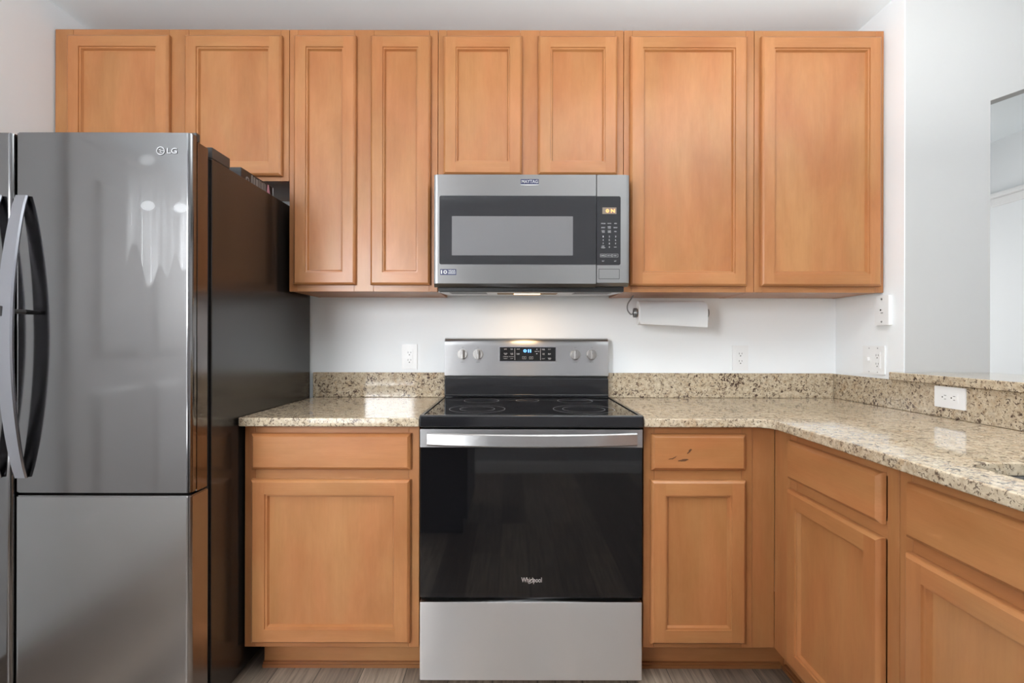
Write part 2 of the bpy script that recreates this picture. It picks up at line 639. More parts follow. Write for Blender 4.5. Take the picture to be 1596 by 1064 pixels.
# wall in line with the end of the right wall, with a wide opening whose head slopes up from the jamb
hd = B()
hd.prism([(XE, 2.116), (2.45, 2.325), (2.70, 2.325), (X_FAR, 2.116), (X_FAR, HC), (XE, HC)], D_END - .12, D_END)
struct('wall_header', hd, M['wall_shaded'])
# mouldings
cr = B()
cr.box(X_FAR - .02, X_FAR, 2.10, 2.155, D_BACK2, D_REAR, .006)
cr.box(X_FAR - .05, X_FAR, 2.155, 2.185, D_BACK2, D_REAR, .008)
struct('trim_1', cr, M['trim'])
bb = B()
bb.box(-0.9, 3.0, 0, .085, D_REAR - .014, D_REAR, .003)
bb.box(-0.9, 3.0, .085, .105, D_REAR - .009, D_REAR, .003)
struct('baseboard_rear', bb, M['trim'])
struct('added_door_casing', B().box(XL - .005, XL + .012, 0, 2.12, 1.51, 1.58, .003).box(XL - .005, XL + .012, 0, 2.12, 2.45, 2.52, .003).box(XL - .005, XL + .012, 2.05, 2.12, 1.58, 2.45, .003), M['trim'])  # casing of the added door
# door added for banding in the fridge reflection; daylit window behind the camera
dr_ = struct('added_door', B(EAST).box(-2.449, -1.581, .005, 2.049, XL + .0005, XL + .008), M['trim'])
for v0, v1 in ((.20, .95), (1.10, 1.90)):
    for u0 in (-2.36, -1.97):
        obj('door_panel', B(EAST).rings(u0, u0 + .30, v0, v1, [(0, XL + .007), (.012, XL + .015), (.03, XL + .011)], cap_back=False), M['trim'], dr_, recalc=False)
w1 = B()
w1.box(-1.87, -1.05, .36, .42, D_REAR - .03, D_REAR, .004).box(-1.87, -1.05, 2.10, 2.16, D_REAR - .03, D_REAR, .004)
w1.box(-1.87, -1.82, .42, 2.10, D_REAR - .03, D_REAR, .004).box(-1.12, -1.05, .42, 2.10, D_REAR - .03, D_REAR, .004)
w1.box(-1.82, -1.12, .70, 1.28, D_REAR - .03, D_REAR, .004)
wo = struct('window_1', w1, M['trim'])
obj('pane', B().box(-1.82, -1.12, .42, .70, D_REAR - .012, D_REAR - .006), M['day_emit'], wo)
obj('pane', B().box(-1.82, -1.12, 1.28, 2.10, D_REAR - .012, D_REAR - .006), M['day_emit'], wo)


def glazing(name, frame, u0, u1, v0, v1, w):
    """made-up window of framed glowing glass lying on a wall face at w"""
    b = B(frame)
    a, c = w, w + .03
    b.box(u0 - .07, u1 + .07, v0 - .07, v0, a, c, .004).box(u0 - .07, u1 + .07, v1, v1 + .07, a, c, .004)
    b.box(u0 - .07, u0, v0, v1, a, c, .004).box(u1, u1 + .07, v0, v1, a, c, .004)
    m = (u0 + u1) / 2
    b.box(m - .03, m + .03, v0, v1, a, c, .004)
    o = struct(name, b, M['trim'])
    obj('pane', B(frame).box(u0, m - .03, v0, v1, w + .006, w + .012), M['soft_fill'], o)
    obj('pane', B(frame).box(m + .03, u1, v0, v1, w + .006, w + .012), M['soft_fill'], o)


glazing('added_window_2', lambda u, v, w: Vector((u, -D_REAR + w, v)), 1.35, 2.85, .16, 2.06, 0)  # added glass door, out of view, carries the rear fill
glazing('added_window_3', lambda u, v, w: Vector((u, -D_BACK2 - w, v)), 2.0, 3.1, .55, 2.15, 0)  # added window, out of view, carries the dining fill
glazing('added_window_4', EAST, -3.31, -2.65, .80, 2.10, XL)  # added window, out of view, carries the left fill
glazing('added_window_5', lambda u, v, w: Vector((X_FAR - w, -u, v)), .95, 2.85, .50, 2.05, 0)  # added window, out of view, carries the right fill

# ------------------------------------------------------------------ cabinets
DOOR_T = 0.0215


def panel_door(frame, parent, u0, u1, v0, v1, wf, lvl):
    """recessed-panel door lying on the face frame at w = wf; its flat panel is a piece of its own"""
    fw = 0.050
    b = B(frame)
    t = DOOR_T
    ins = .009
    b.rings(u0, u1, v0, v1, [(0, wf + .0012), (0, wf + t * .55), (.0025, wf + t * .78), (ins, wf + t)], 0, 1, cap_front=False)

    def flat(a0, a1, c0, c1, mi):
        f = b.bm.faces.new([b.bm.verts.new(frame(*p, wf + t)) for p in ((a0, c0), (a1, c0), (a1, c1), (a0, c1))])
        f.material_index = mi
    flat(u0 + ins, u0 + fw, v0 + ins, v1 - ins, 0)
    flat(u1 - fw, u1 - ins, v0 + ins, v1 - ins, 0)
    flat(u0 + fw, u1 - fw, v0 + ins, v0 + fw, 1)
    flat(u0 + fw, u1 - fw, v1 - fw, v1 - ins, 1)
    b.rings(u0, u1, v0, v1, [(fw, wf + t), (fw + .0010, wf + t - .0050),
                             (fw + .0065, wf + t - .0056), (fw + .0105, wf + t - .0158), (fw + .0125, wf + t - .0160)], 0, 1, cap_front=False, cap_back=False)
    d = obj('door', b, [M['wood_v'], lvl], parent, recalc=False)
    p = B(frame).box(u0 + fw + .0115, u1 - fw - .0115, v0 + fw + .0115, v1 - fw - .0115, wf + .002, wf + t - .0162)
    obj('panel', p, M['wood_v'], d)
    return d


def slab_front(frame, parent, u0, u1, v0, v1, wf, lvl, name='drawer_front'):
    t = DOOR_T
    b = B(frame).rings(u0, u1, v0, v1, [(0, wf + .0012), (0, wf + t * .45), (.003, wf + t * .7), (.011, wf + t)], 0, 0)
    return obj(name, b, lvl, parent)


def face_frame(frame, parent, u0, u1, v0, v1, w0, w1, stiles, rails, lvl):
    """stiles: list of (u0, u1); rails: list of (v0, v1)"""
    g = 0.0006
    b = B(frame)
    us = sorted(stiles)
    for s in us:
        b.box(s[0] + g, s[1] - g, v0, v1, w0, w1, .0008, 1, 0)
    for r in rails:
        for a, c in zip(us, us[1:]):
            b.box(a[1], c[0], r[0], r[1], w0, w1 - .0004, .0006, 1, 1)
    return obj('face_frame', b, [M['frame_v'], lvl], parent)


def wall_cabinet(u0, u1, v0, v1, doors, dv0, dv1, label, center=True, s0=.035, s1=.035):
    root = thing('wall_cabinet', ((u0 + u1) / 2, 0, v0), label, 'cabinet', 'maple wall cabinets along the back wall')
    e = .0008
    b = B()
    T = .014
    w1 = .2862
    b.box(u0 + e, u0 + T, v0 + .002, v1, .001, w1)
    b.box(u1 - T, u1 - e, v0 + .002, v1, .001, w1)
    b.box(u0 + T, u1 - T, v1 - T, v1, .001, w1)
    b.box(u0 + T, u1 - T, v0 + .003, v0 + .003 + T, .001, w1)
    b.box(u0 + T, u1 - T, v0 + .003 + T, v1 - T, .001, .008)
    obj('body', b, M['frame_v'], root)
    st = [(u0 + .0002, u0 + s0), (u1 - s1, u1 - .0002)]
    if len(doors) > 1 and center:
        m = (doors[0][1] + doors[1][0]) / 2
        st.append((m - .04, m + .04))
    face_frame(FRONT, root, u0, u1, v0, v1, .286, .305, st, [(v0, v0 + .035), (v1 - .038, v1)], M['frame_x'])
    for a, c in doors:
        panel_door(FRONT, root, a, c, dv0, dv1, .305, M['wood_x'])
    return root


UB, UT = 1.378, 2.449
wall_cabinet(-1.873, -.9135, 1.829, UT, [(-1.811, -1.396), (-1.334, -.938)], 1.846, 2.418,
             'short two-door maple wall cabinet above the refrigerator', s0=.075)
wall_cabinet(-.9130, -.3052, UB, UT, [(-.8895, -.637), (-.577, -.333)], 1.404, 2.418,
             'tall maple wall cabinet with two narrow doors left of the microwave')
wall_cabinet(-.3047, .4545, 1.829, UT, [(-.281, .039), (.104, .4265)], 1.852, 2.418,
             'short two-door maple wall cabinet directly above the microwave')
wall_cabinet(.4550, .9890, UB, UT, [(.4785, .9545)], 1.402, 2.418,
             'tall one-door maple wall cabinet right beside the microwave, above the paper towels')
wall_cabinet(.9895, 1.5205, UB, UT, [(1.012, 1.500)], 1.402, 2.418,
             'tall one-door maple wall cabinet at the right end, against the side wall')


def base_cabinet(frame, u0, u1, wface, wback, doors, drawers, label, name='base_cabinet', lvl='x', filler=None, kick=None, dz=(.698, .1335), fz=(.857, .731)):
    v0, v1 = .1125, .8835
    mid = frame((u0 + u1) / 2, 0, (wface + wback) / 2)
    root = thing(name, mid, label, 'cabinet', 'maple base cabinets under the granite')
    L_, F_ = M['wood_' + lvl], M['frame_' + lvl]
    T = .016
    e = .0008
    b = B(frame)
    wb = wface - .0192
    b.box(u0 + e, u0 + T, v0, v1, wback, wb)
    b.box(u1 - T, u1 - e, v0, v1, wback, wb)
    b.box(u0 + T, u1 - T, v0, v0 + T, wback, wb)
    b.box(u0 + T, u1 - T, v0 + T, v1 - .2, wback, wback + .006)
    obj('body', b, M['frame_v'], root)
    st = [(u0, u0 + .038), (u1 - .038, u1)]
    if len(doors) > 1:
        m = (doors[0][1] + doors[1][0]) / 2
        st.append((m - .04, m + .04))
    face_frame(frame, root, u0, u1, v0, v1, wface - .019, wface, st, [(v0, v0 + .03), (.695, .74), (v1 - .034, v1)], F_)
    if filler:
        obj('filler_strip', B(frame).box(filler[0], filler[1], v0, v1, wface - .019, wface - .0005, .0008, 1), M['frame_v'], root)
    k = kick or (u0, u1)
    obj('toe_kick', B(frame).box(k[0], k[1], 0.0005, v0 - .0005, wface - .090, wface - .075), F_, root)
    for a, c in doors:
        panel_door(frame, root, a, c, dz[1], dz[0], wface, L_)
    for a, c in drawers:
        slab_front(frame, root, a, c, fz[1], fz[0], wface, L_)
    return root


base_cabinet(FRONT, -.9275, -.3205, .61, .022, [(-.899, -.350)], [(-.899, -.348)],
             'maple base cabinet with one drawer and door, between refrigerator and range', kick=(-.895, -.3205))
base_cabinet(FRONT, .4575, .8363, .61, .022, [(.4800, .8078)], [(.4810, .8078)],
             'narrow maple base cabinet just right of the range, dark knots on its drawer', filler=(.8367, .9141), kick=(.4575, .9885))
XP = .914
base_cabinet(SIDE, .7065, 1.1625, -XP, -1.50, [(.717, 1.123)], [(.717, 1.123)],
             'first maple base cabinet of the peninsula, next to the inside corner', lvl='y', filler=(.6096, .7060), kick=(.536, 1.1625))
base_cabinet(SIDE, 1.1635, 2.077, -XP, -1.50, [(1.199, 1.598), (1.642, 2.041)], [(1.199, 2.041)],
             'nearest peninsula base cabinet, wide front below the sink cutout', name='sink_base_cabinet', lvl='y')

# knots and mineral streaks on the drawer right of the range, dark marks in the wood itself
for cab in [o for o in COL.objects if o.get('label', '').startswith('narrow maple')]:
    dr = [c for c in cab.children if c.name.startswith('drawer_front')][0]
    kb = B()
    wk = .61 + DOOR_T + .0002

    def blob(cu, cv, ru, rv, ang, n=18, seed=1):
        rnd = random.Random(seed)
        pts = []
        for i in range(n):
            a = 2 * PI * i / n
            k = 1 + rnd.uniform(-.22, .22)
            x, y = 1.25 * ru * k * math.cos(a), 1.6 * rv * k * math.sin(a)
            pts.append((cu + x * math.cos(ang) - y * math.sin(ang), cv + x * math.sin(ang) + y * math.cos(ang)))
        kb.prism(pts, wk - .0004, wk)
    blob(.6125, .8035, .0050, .0022, .5, seed=3)
    blob(.6080, .7965, .0065, .0016, .8, seed=4)
    blob(.5895, .7685, .0135, .0024, .12, seed=5)
    blob(.5570, .7770, .0080, .0012, .55, seed=6)
    blob(.5450, .7735, .0070, .0010, .2, seed=7)
    obj('knot', kb, plain('dark_knot', (0.13, 0.052, 0.022), .45), dr)

# shoe mouldings at the foot of the toe kicks
sm = B()
for a, c in ((-.895, -.322), (.459, .971)):
    pr = []
    sm.prism([(a, .0008), (c, .0008), (c, .0175), (a, .0175)], .5352, .5455)
    sm.prism([(a, .0008), (c, .0008), (c, .0120), (a, .0120)], .5455, .5520)
s1 = struct('trim_3', sm, M['shoe'])
sm2 = B(SIDE)
sm2.prism([(.5530, .0008), (2.077, .0008), (2.077, .0175), (.5530, .0175)], -.9885, -.9785)
sm2.prism([(.5530, .0008), (2.077, .0008), (2.077, .0120), (.5530, .0120)], -.9785, -.9720)
struct('trim_4', sm2, M['shoe'])

# ------------------------------------------------------------------ granite


def slab(name, outer, holes, z0, z1, mat, ease=.004):
    """flat stone cut to an outline (x, d), edges eased"""
    cu = bpy.data.curves.new(name, 'CURVE')
    cu.dimensions = '2D'
    cu.fill_mode = 'BOTH'
    th = (z1 - z0) / 2
    cu.extrude = th - ease
    cu.bevel_depth = ease
    cu.bevel_resolution = 2
    cu.offset = -ease
    for ring in [outer] + holes:
        sp = cu.splines.new('POLY')
        sp.points.add(len(ring) - 1)
        for p, (x, d) in zip(sp.points, ring):
            p.co = (x, -d, 0, 1)
        sp.use_cyclic_u = True
    tmp = bpy.data.objects.new(name, cu)
    COL.objects.link(tmp)
    dg = bpy.context.evaluated_depsgraph_get()
    me = bpy.data.meshes.new_from_object(tmp.evaluated_get(dg))
    bpy.data.objects.remove(tmp)
    b = B(PLAIN)
    b.bm.from_mesh(me)
    for v in b.bm.verts:
        v.co.z += (z0 + z1) / 2
    bmesh.ops.remove_doubles(b.bm, verts=list(b.bm.verts), dist=1e-5)
    return obj(name, b, mat)


def arc(cx, cd, r, a0, a1, n=8):
    return [(cx + r * math.cos(math.radians(a0 + (a1 - a0) * k / n)), cd + r * math.sin(math.radians(a0 + (a1 - a0) * k / n))) for k in range(n + 1)]


CT = .9135
tag(slab('countertop', [(-.9335, .002), (-.3165, .002), (-.3165, .648)] + arc(-.9235, .638, .010, 90, 180, 4), [], .884, CT, M['granite']),
    'short speckled granite countertop between refrigerator and range', 'countertop')
sink_hole = arc(1.025, 1.295, .045, 270, 180, 6) + arc(1.025, 1.945, .045, 180, 90, 6) + arc(1.345, 1.945, .045, 90, 0, 6) + arc(1.345, 1.295, .045, 0, -90, 6)
r_in = .06
outer = [(.4505, .002), (1.5235, .002), (1.5235, 2.105), (.876, 2.105)] + arc(.876 - r_in, .648 + r_in, r_in, 0, -90, 8) + [(.4505, .648)]
tag(slab('countertop', outer, [sink_hole], .884, CT, M['granite']), 'L-shaped speckled granite countertop running from the range round onto the peninsula', 'countertop')
BS = 1.029
tag(obj('backsplash', B().box(-.930, -.3145, CT + .0006, BS, .001, .020, .0015, 1), M['granite_ledge']),
    'short granite backsplash strip behind the counter left of the range', 'backsplash')
tag(obj('backsplash', B().box(.4475, 1.5025, CT + .0006, BS, .001, .020, .0015, 1), M['granite_ledge']),
    'granite backsplash strip on the back wall right of the range', 'backsplash')
tag(obj('backsplash', B(SIDE).box(.0012, 2.100, CT + .0006, BS - .0015, -XR + .001, -1.5045, .0015, 1), M['granite_ledge']),
    'long granite riser on the side wall below the raised bar', 'backsplash')
tag(slab('bar_ledge', [(1.488, .378), (1.5240, .378), (1.5240, .4058), (1.858, .4058), (1.858, 2.16), (1.488, 2.16)], [], 1.0287, 1.0587, M['granite_ledge'], .003),
    'raised granite bar ledge on the half wall behind the peninsula', 'bar ledge')

# sink below the cutout
sk = B(PLAIN)
t = bmesh.new()
prof = [(0, .8835), (0.004, .8825), (.006, .70), (.03, .682), (.12, .678)]
rows = []
for ins, z in prof:
    u0, u1, d0, d1 = .978 + ins, 1.392 - ins, 1.243 + ins, 1.997 - ins
    r = max(.05 - ins * .2, .012)
    ring = arc(u0 + r, d0 + r, r, 270, 180, 5) + arc(u0 + r, d1 - r, r, 180, 90, 5) + arc(u1 - r, d1 - r, r, 90, 0, 5) + arc(u1 - r, d0 + r, r, 0, -90, 5)
    rows.append([t.verts.new((x, -d, z)) for x, d in ring])
for a, c in zip(rows, rows[1:]):
    n = len(a)
    for k in range(n):
        t.faces.new((a[k], a[(k + 1) % n], c[(k + 1) % n], c[k]))
t.faces.new(rows[-1])
sk._add(t, 0)
so = tag(obj('sink', sk, M['sink_steel']), 'stainless undermount sink set below the peninsula countertop', 'sink')
obj('drain', B(PLAIN).cyl((1.185, -1.62, .6785), (1.185, -1.62, .6815), .04, n=28), M['steel_trim'], so)

# ------------------------------------------------------------------ refrigerator
FX0, FX1 = -1.852, -.9385
FXC = -1.457
DF = .885                                 # front of the doors
fr = thing('refrigerator', ((FX0 + FX1) / 2, -.45, 0), 'dark stainless side-by-side refrigerator with curved handles, at the left', 'refrigerator')
obj('body', B().box(FX0, FX1, .025, 1.745, .03, .783, .004, 2), M['fridge_side'], fr)
obj('gasket', B().box(FX0 + .012, FX1 - .010, .06, 1.740, .783, .8035), M['gasket'], fr)
obj('kick_grille', B().box(FX0 + .02, FX1 - .02, .02, .055, .70, .80, .004), M['gasket'], fr)
for x in (FX0 + .06, FX1 - .06):
    obj('foot', B().cyl((x, 0.0005, .72), (x, .03, .72), .018), M['gasket'], fr)
    obj('foot', B().cyl((x, 0.0005, .10), (x, .03, .10), .018), M['gasket'], fr)


def fridge_slab(u0, u1, v0, v1, w0, w1, r, crown=.0012):
    """door skin: corners rounded in plan, front very slightly crowned"""
    pts = [(u0, w0)]
    n = 6
    for k in range(n + 1):
        a = PI - (PI / 2) * k / n
        pts.append((u0 + r + r * math.cos(a), w1 - r + r * math.sin(a)))
    m = 10
    for k in range(1, m):
        s = k / m
        pts.append((u0 + r + (u1 - u0 - 2 * r) * s, w1 + crown * 4 * s * (1 - s)))
    for k in range(n + 1):
        a = PI / 2 - (PI / 2) * k / n
        pts.append((u1 - r + r * math.cos(a), w1 - r + r * math.sin(a)))
    pts.append((u1, w0))
    b = B(lambda x, y, z: Vector((x, -y, z)))
    b.prism(pts, v0, v1, 0, 0)
    bmesh.ops.recalc_face_normals(b.bm, faces=list(b.bm.faces))
    ed = [e for e in b.bm.edges if abs(e.verts[0].co.z - e.verts[1].co.z) < 1e-6 and max(-e.verts[0].co.y, -e.verts[1].co.y) > w0 + .001]
    bmesh.ops.bevel(b.bm, geom=ed, offset=.003, segments=2, affect='EDGES', clamp_overlap=True)
    return b


WIN = .8035
obj('freezer_door', fridge_slab(FX0, FXC - .0035, .07, 1.782, WIN, DF, .014), M['fridge_door'], fr)
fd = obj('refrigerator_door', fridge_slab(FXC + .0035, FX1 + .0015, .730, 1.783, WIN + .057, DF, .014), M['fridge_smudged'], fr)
ld = obj('lower_door_panel', fridge_slab(FXC + .0035, FX1 + .0015, .07, .7215, WIN, DF, .014), M['fridge_lower'], fr)
obj('inner_door', B().box(FXC + .006, FX1 + .001, .727, 1.768, WIN, WIN + .052, .003), M['fridge_edge'], fr)
obj('door_seal', B().box(FXC + .012, FX1 - .006, .735, 1.765, WIN + .052, WIN + .0575), M['gasket'], fr)


def fridge_handle(ua, ub, v0, v1):
    secs = []
    n = 28
    for k in range(n + 1):
        s = k / n
        v = v0 + (v1 - v0) * s
        bow = math.sin(PI * s) ** .8
        w = DF + .002 + .046 * bow
        th = .009 + .003 * bow
        tap = .0045 * (1 - bow)
        a, c = ua + tap, ub - tap
        q = .0035
        secs.append([(a + q, v, w), (a, v, w + q), (a, v, w + th - q), (a + q, v, w + th), (c - q, v, w + th), (c, v, w + th - q), (c, v, w + q), (c - q, v, w)])
    return B().sweep(secs)


h1 = obj('handle', fridge_handle(-1.447, -1.402, .776, 1.596), M['handle_steel'], fr)
h2 = obj('handle', fridge_handle(-1.522, -1.477, .776, 1.596), M['handle_steel'], fr)
obj('post', B().cyl((-1.424, 1.258, DF - .001), (-1.424, 1.258, DF + .050), .0075, .0055, 14), M['hinge_grey'], h1)
obj('button', B().rbox(-1.444, -1.430, 1.243, 1.272, DF + .0570, DF + .0610, .002), M['hinge_grey'], h1)
# badge: ring, face strokes and two letters
lg = B()
cx, cz = -1.0205, 1.7255
wl_ = DF + .0015
sC = 534.0
lx = lambda px: (px - 798) / 532.5
lz = lambda py: CAM_H + (532 - py) / 532.5
lcx, lcz = lx(252.0), lz(237.4)
lg.annulus(lcx, lcz, wl_ + .001, .0098, .0122, 40)
lg.box(lcx - .0008, lcx + .0008, lcz - .0058, lcz + .0058, wl_, wl_ + .001)
lg.box(lcx, lcx + .0045, lcz - .0058, lcz - .0044, wl_, wl_ + .001)
lg.box(lcx + .0018, lcx + .0082, lcz - .0003, lcz + .0012, wl_, wl_ + .001)
lg.cyl((lcx - .0042, lcz + .0038, wl_), (lcx - .0042, lcz + .0038, wl_ + .001), .0018, n=14)
lg.text('LG', lx(262.0), lx(277.2), lz(241.5), lz(233.0), wl_, .001, bold=.006)
obj('badge', lg, M['logo_silver'], fd)
hc = B().box(FX1 - .09, FX1 - .0005, 1.7455, 1.781, .683, .782, .003)
obj('hinge_cover', hc, M['hinge_grey'], fr)
hc2 = B().box(FX1 - .05, FX1 + .000, 1.7690, 1.793, .842, .8595, .002)
obj('hinge_cover', hc2, M['hinge_grey'], fr)
obj('hinge_cover', B().box(FX0 + .0005, FX0 + .09, 1.7455, 1.781, .683, .782, .003), M['hinge_grey'], fr)

# flat printed box lying on the refrigerator
bx = thing('flat_box', (-1.06, -.46, 1.7455), 'flat black printed box lying on top of the refrigerator', 'box')
obj('carton', B().box(-1.16, -.958, 1.7457, 1.789, .345, .582, .002), M['box_black'], bx)
pb = B(EAST)
wb_ = -.958
pb.text('O', -.552, -.528, 1.7475, 1.768, wb_, .0005, bold=.06)
for i, (u, wd) in enumerate(((-.515, .010), (-.500, .012), (-.482, .016), (-.460, .006), (-.449, .004), (-.440, .009), (-.426, .006), (-.416, .008))):
    pb.box(u, u + wd, 1.752, 1.784 - .002 * (i % 3), wb_, wb_ + .0005)
obj('print', pb, M['grey_print'], bx)
obj('pink_print', B(EAST).prism([(-.402, 1.747), (-.372, 1.747), (-.386, 1.787), (-.394, 1.787)], wb_, wb_ + .0005), M['pink'], bx)
obj('end_stripe', B(EAST).box(-.354, -.349, 1.748, 1.787, wb_, wb_ + .0005), M['legend'], bx)

# ------------------------------------------------------------------ range
RX0, RX1 = -.3125, .4460
RC = (RX0 + RX1) / 2
rg = thing('range', (RC, -.34, 0), 'freestanding electric range, stainless and black, between the base cabinets', 'range')
obj('body', B().box(RX0 + .003, RX1 - .003, .03, .895, .035, .603, .002, 1), M['matte_black'], rg)
for x in (RX0 + .05, RX1 - .05):
    for d in (.1, .55):
        obj('foot', B().cyl((x, .0005, d), (x, .035, d), .016), M['matte_black'], rg)
# cooktop: glass with a raised rim
ct = B()
ct.box(RX0 - .0005, RX1 + .0005, .8970, .9215, .075, .650, .004, 3)
obj('cooktop', ct, M['black_glass'], rg)
rim = B()
zt = .9215
rim.box(RX0 - .0005, RX0 + .011, zt - .003, zt + .0035, .085, .645, .0015)
rim.box(RX1 - .011, RX1 + .0005, zt - .003, zt + .0035, .085, .645, .0015)
rim.box(RX0 - .0005, RX1 + .0005, .884, zt + .0035, .638, .6605, .005, 3)
obj('cooktop_rim', rim, M['black_enamel'], rg)
bn = B(lambda x, y, z: Vector((x, -y, z)))
for u, d, r in ((-.130, .47, .105), (-.130, .47, .066), (.270, .47, .115), (.270, .47, .080), (-.130, .21, .075), (.270, .21, .075), (.067, .20, .050)):
    bn.annulus(u, d, zt + .0003, r - .0018, r, 64)
obj('burner_ring', bn, M['burner'], rg, recalc=False)
# oven door
rd = obj('oven_door', B().box(RX0, RX1, .300, .8755, .606, .6405, .003), M['matte_black'], rg)
obj('door_glass', B().box(RX0 + .001, RX1 - .001, .3025, .8135, .6395, .6435, .0012), M['black_glass'], rd)
obj('door_trim', B().box(RX0, RX1, .8140, .8758, .6385, .6440, .0012), M['steel'], rd)
hs = []
n = 30
ha, hb = RX0 + .026, RX1 - .022
for k in range(n + 1):
    s = k / n
    u = ha + (hb - ha) * s
    bow = 1 - (2 * s - 1) ** 2
    w0 = .644 + .006 + .034 * bow
    zc, hh = .8445, .0215
    q = .004
    w1 = w0 + .010
    hs.append([(u, zc - hh, w0 + q), (u, zc - hh + q, w0), (u, zc + hh - q, w0), (u, zc + hh, w0 + q), (u, zc + hh, w1 - q), (u, zc + hh - q, w1), (u, zc - hh + q, w1), (u, zc - hh, w1 - q)])
hd_ = obj('handle', B().sweep(hs), M['steel'], rd)
obj('handle_mount', B().box(ha, ha + .022, .826, .862, .6435, .655), M['steel'], rd)
obj('handle_mount', B().box(hb - .022, hb, .826, .862, .6435, .655), M['steel'], rd)
lgx = lambda px: (px - 798) * 1.6815 / 769
lgz = lambda py: CAM_H + (532 - py) * 1.6815 / 769
wb2 = B()
wd = .6436
wb2.text('Whirlpool', lgx(813.5), lgx(845.2), lgz(909.5), lgz(899.5), wd, .0004, bold=.006)
pts = []
for k in range(19):
    a = 2 * PI * k / 18
    x, y = .0135 * math.cos(a), .0042 * math.sin(a)
    g = .62
    pts.append((lgx(829.5) + x * math.cos(g) - y * math.sin(g), lgz(904.8) + x * math.sin(g) + y * math.cos(g), wd + .0006))
wb2.tube(pts[2:17], .0006, 6)
obj('badge', wb2, plain('rose_silver_logo', (0.62, 0.55, 0.52), .3, .4), rd)
obj('drawer', B().box(RX0, RX1, .020, .2875, .606, .6445, .004), M['steel_v'], rg)
# back guard
bgx0, bgx1 = RX0 + .003, RX1 - .003
bg = B(SIDE)
obj('riser', B().box(bgx0, bgx1, .9225, 1.006, .040, .064, .004, 2), M['black_enamel'], rg)
obj('riser_foot', B().box(bgx0 + .004, bgx1 - .004, .9225, .936, .064, .086, .004, 3), M['black_enamel'], rg)
obj('vent_slot', B().box(bgx0 + .004, bgx1 - .004, 1.004, 1.017, .030, .052), M['matte_black'], rg)
gp = B(lambda u, v, w: Vector((w, -u, v)))
prof = [(.006, 1.016), (.060, 1.016), (.062, 1.019), (.057, 1.155), (.054, 1.172), (.047, 1.184), (.036, 1.190), (.006, 1.190)]
gp.prism(prof, bgx0, bgx1)
gu = obj('control_panel', gp, M['steel'], rg)
s_g = 769 / (CAM_D - .062)
gx = lambda px: (px - 798) / s_g
gz = lambda py: CAM_H + (532 - py) / s_g


def gw(z):
    return .0625 - .005 * (z - 1.016) / .139


dp = obj('display_pane', B().rbox(gx(779), gx(866), gz(562.6), gz(541), gw(1.1) - .004, gw(1.1) + .0022, .002), M['black_glass'], rg)
obj('bezel', B().rings(gx(778), gx(867), gz(563.6), gz(540), [(0, gw(1.1) - .002), (0, gw(1.1) + .0026), (.0022, gw(1.1) + .0026), (.0022, gw(1.1) - .002)], cap_front=False, cap_back=False), M['steel_trim'], dp)
wp = gw(1.1) + .0024
obj('digits', B().text('0', gx(815.8), gx(820.8), gz(549.0), gz(544.2), wp, bold=.03).text('1', gx(823.0), gx(824.6), gz(549.0), gz(544.2), wp, bold=.03).text('1', gx(826.2), gx(827.8), gz(549.0), gz(544.2), wp, bold=.03), M['blue_led'], dp)
le = B()
px_ = lambda x: 760 + x / 13.3
py_ = lambda y: 525 + y / 13.3
words = [('BAKE', 345, 398, 240, 262), ('BROIL', 478, 530, 240, 262), ('WARM', 600, 665, 240, 262), ('CLEAN', 600, 660, 335, 365), ('FROZEN', 335, 410, 332, 350), ('BAKE', 352, 395, 354, 370),
         ('KEEP', 475, 530, 332, 350), ('WARM', 478, 530, 354, 370), ('CONVENTIONAL', 322, 430, 400, 414), ('COOKING', 445, 545, 400, 414), ('START', 333, 410, 438, 454), ('OFF', 475, 530, 438, 454),
         ('TEMP/TIME', 972, 1078, 290, 306), ('TIMER', 1122, 1186, 244, 272), ('SET', 1255, 1312, 247, 264), ('COOK', 1132, 1184, 332, 350), ('TIME', 1132, 1180, 354, 370), ('DELAY', 1256, 1312, 335, 365),
         ('LIGHT', 1128, 1186, 440, 456), ('CONTROL', 1248, 1322, 430, 446), ('LOCK', 1262, 1310, 452, 468)]
for wtxt, a, c, y0, y1 in words:
    le.text(wtxt, gx(px_(a)), gx(px_(c)), gz(py_(y1)), gz(py_(y0)), wp, .0003)
for a in (565, 1097):
    le.box(gx(px_(a - 3)), gx(px_(a + 3)), gz(py_(475)), gz(py_(235)), wp, wp + .0003)
for a in (1020,):
    le.prism([(gx(px_(a - 14)), gz(py_(262))), (gx(px_(a + 14)), gz(py_(262))), (gx(px_(a)), gz(py_(240)))], wp, wp + .0003)
    le.prism([(gx(px_(a - 14)), gz(py_(338))), (gx(px_(a)), gz(py_(360))), (gx(px_(a + 14)), gz(py_(338)))], wp, wp + .0003)
for a, c, s in ((720, 798, '<'), (865, 942, '>')):
    u0, u1, v0, v1 = gx(px_(a)), gx(px_(c)), gz(py_(455)), gz(py_(405))
    e = .0007
    le.box(u0, u1, v0, v0 + e, wp, wp + .0003).box(u0, u1, v1 - e, v1, wp, wp + .0003).box(u0, u0 + e, v0, v1, wp, wp + .0003).box(u1 - e, u1, v0, v1, wp, wp + .0003)
    le.text(s, u0 + .006, u1 - .006, v0 + .0025, v1 - .0025, wp, .0003)
obj('printed_legend', le, M['legend'], dp)
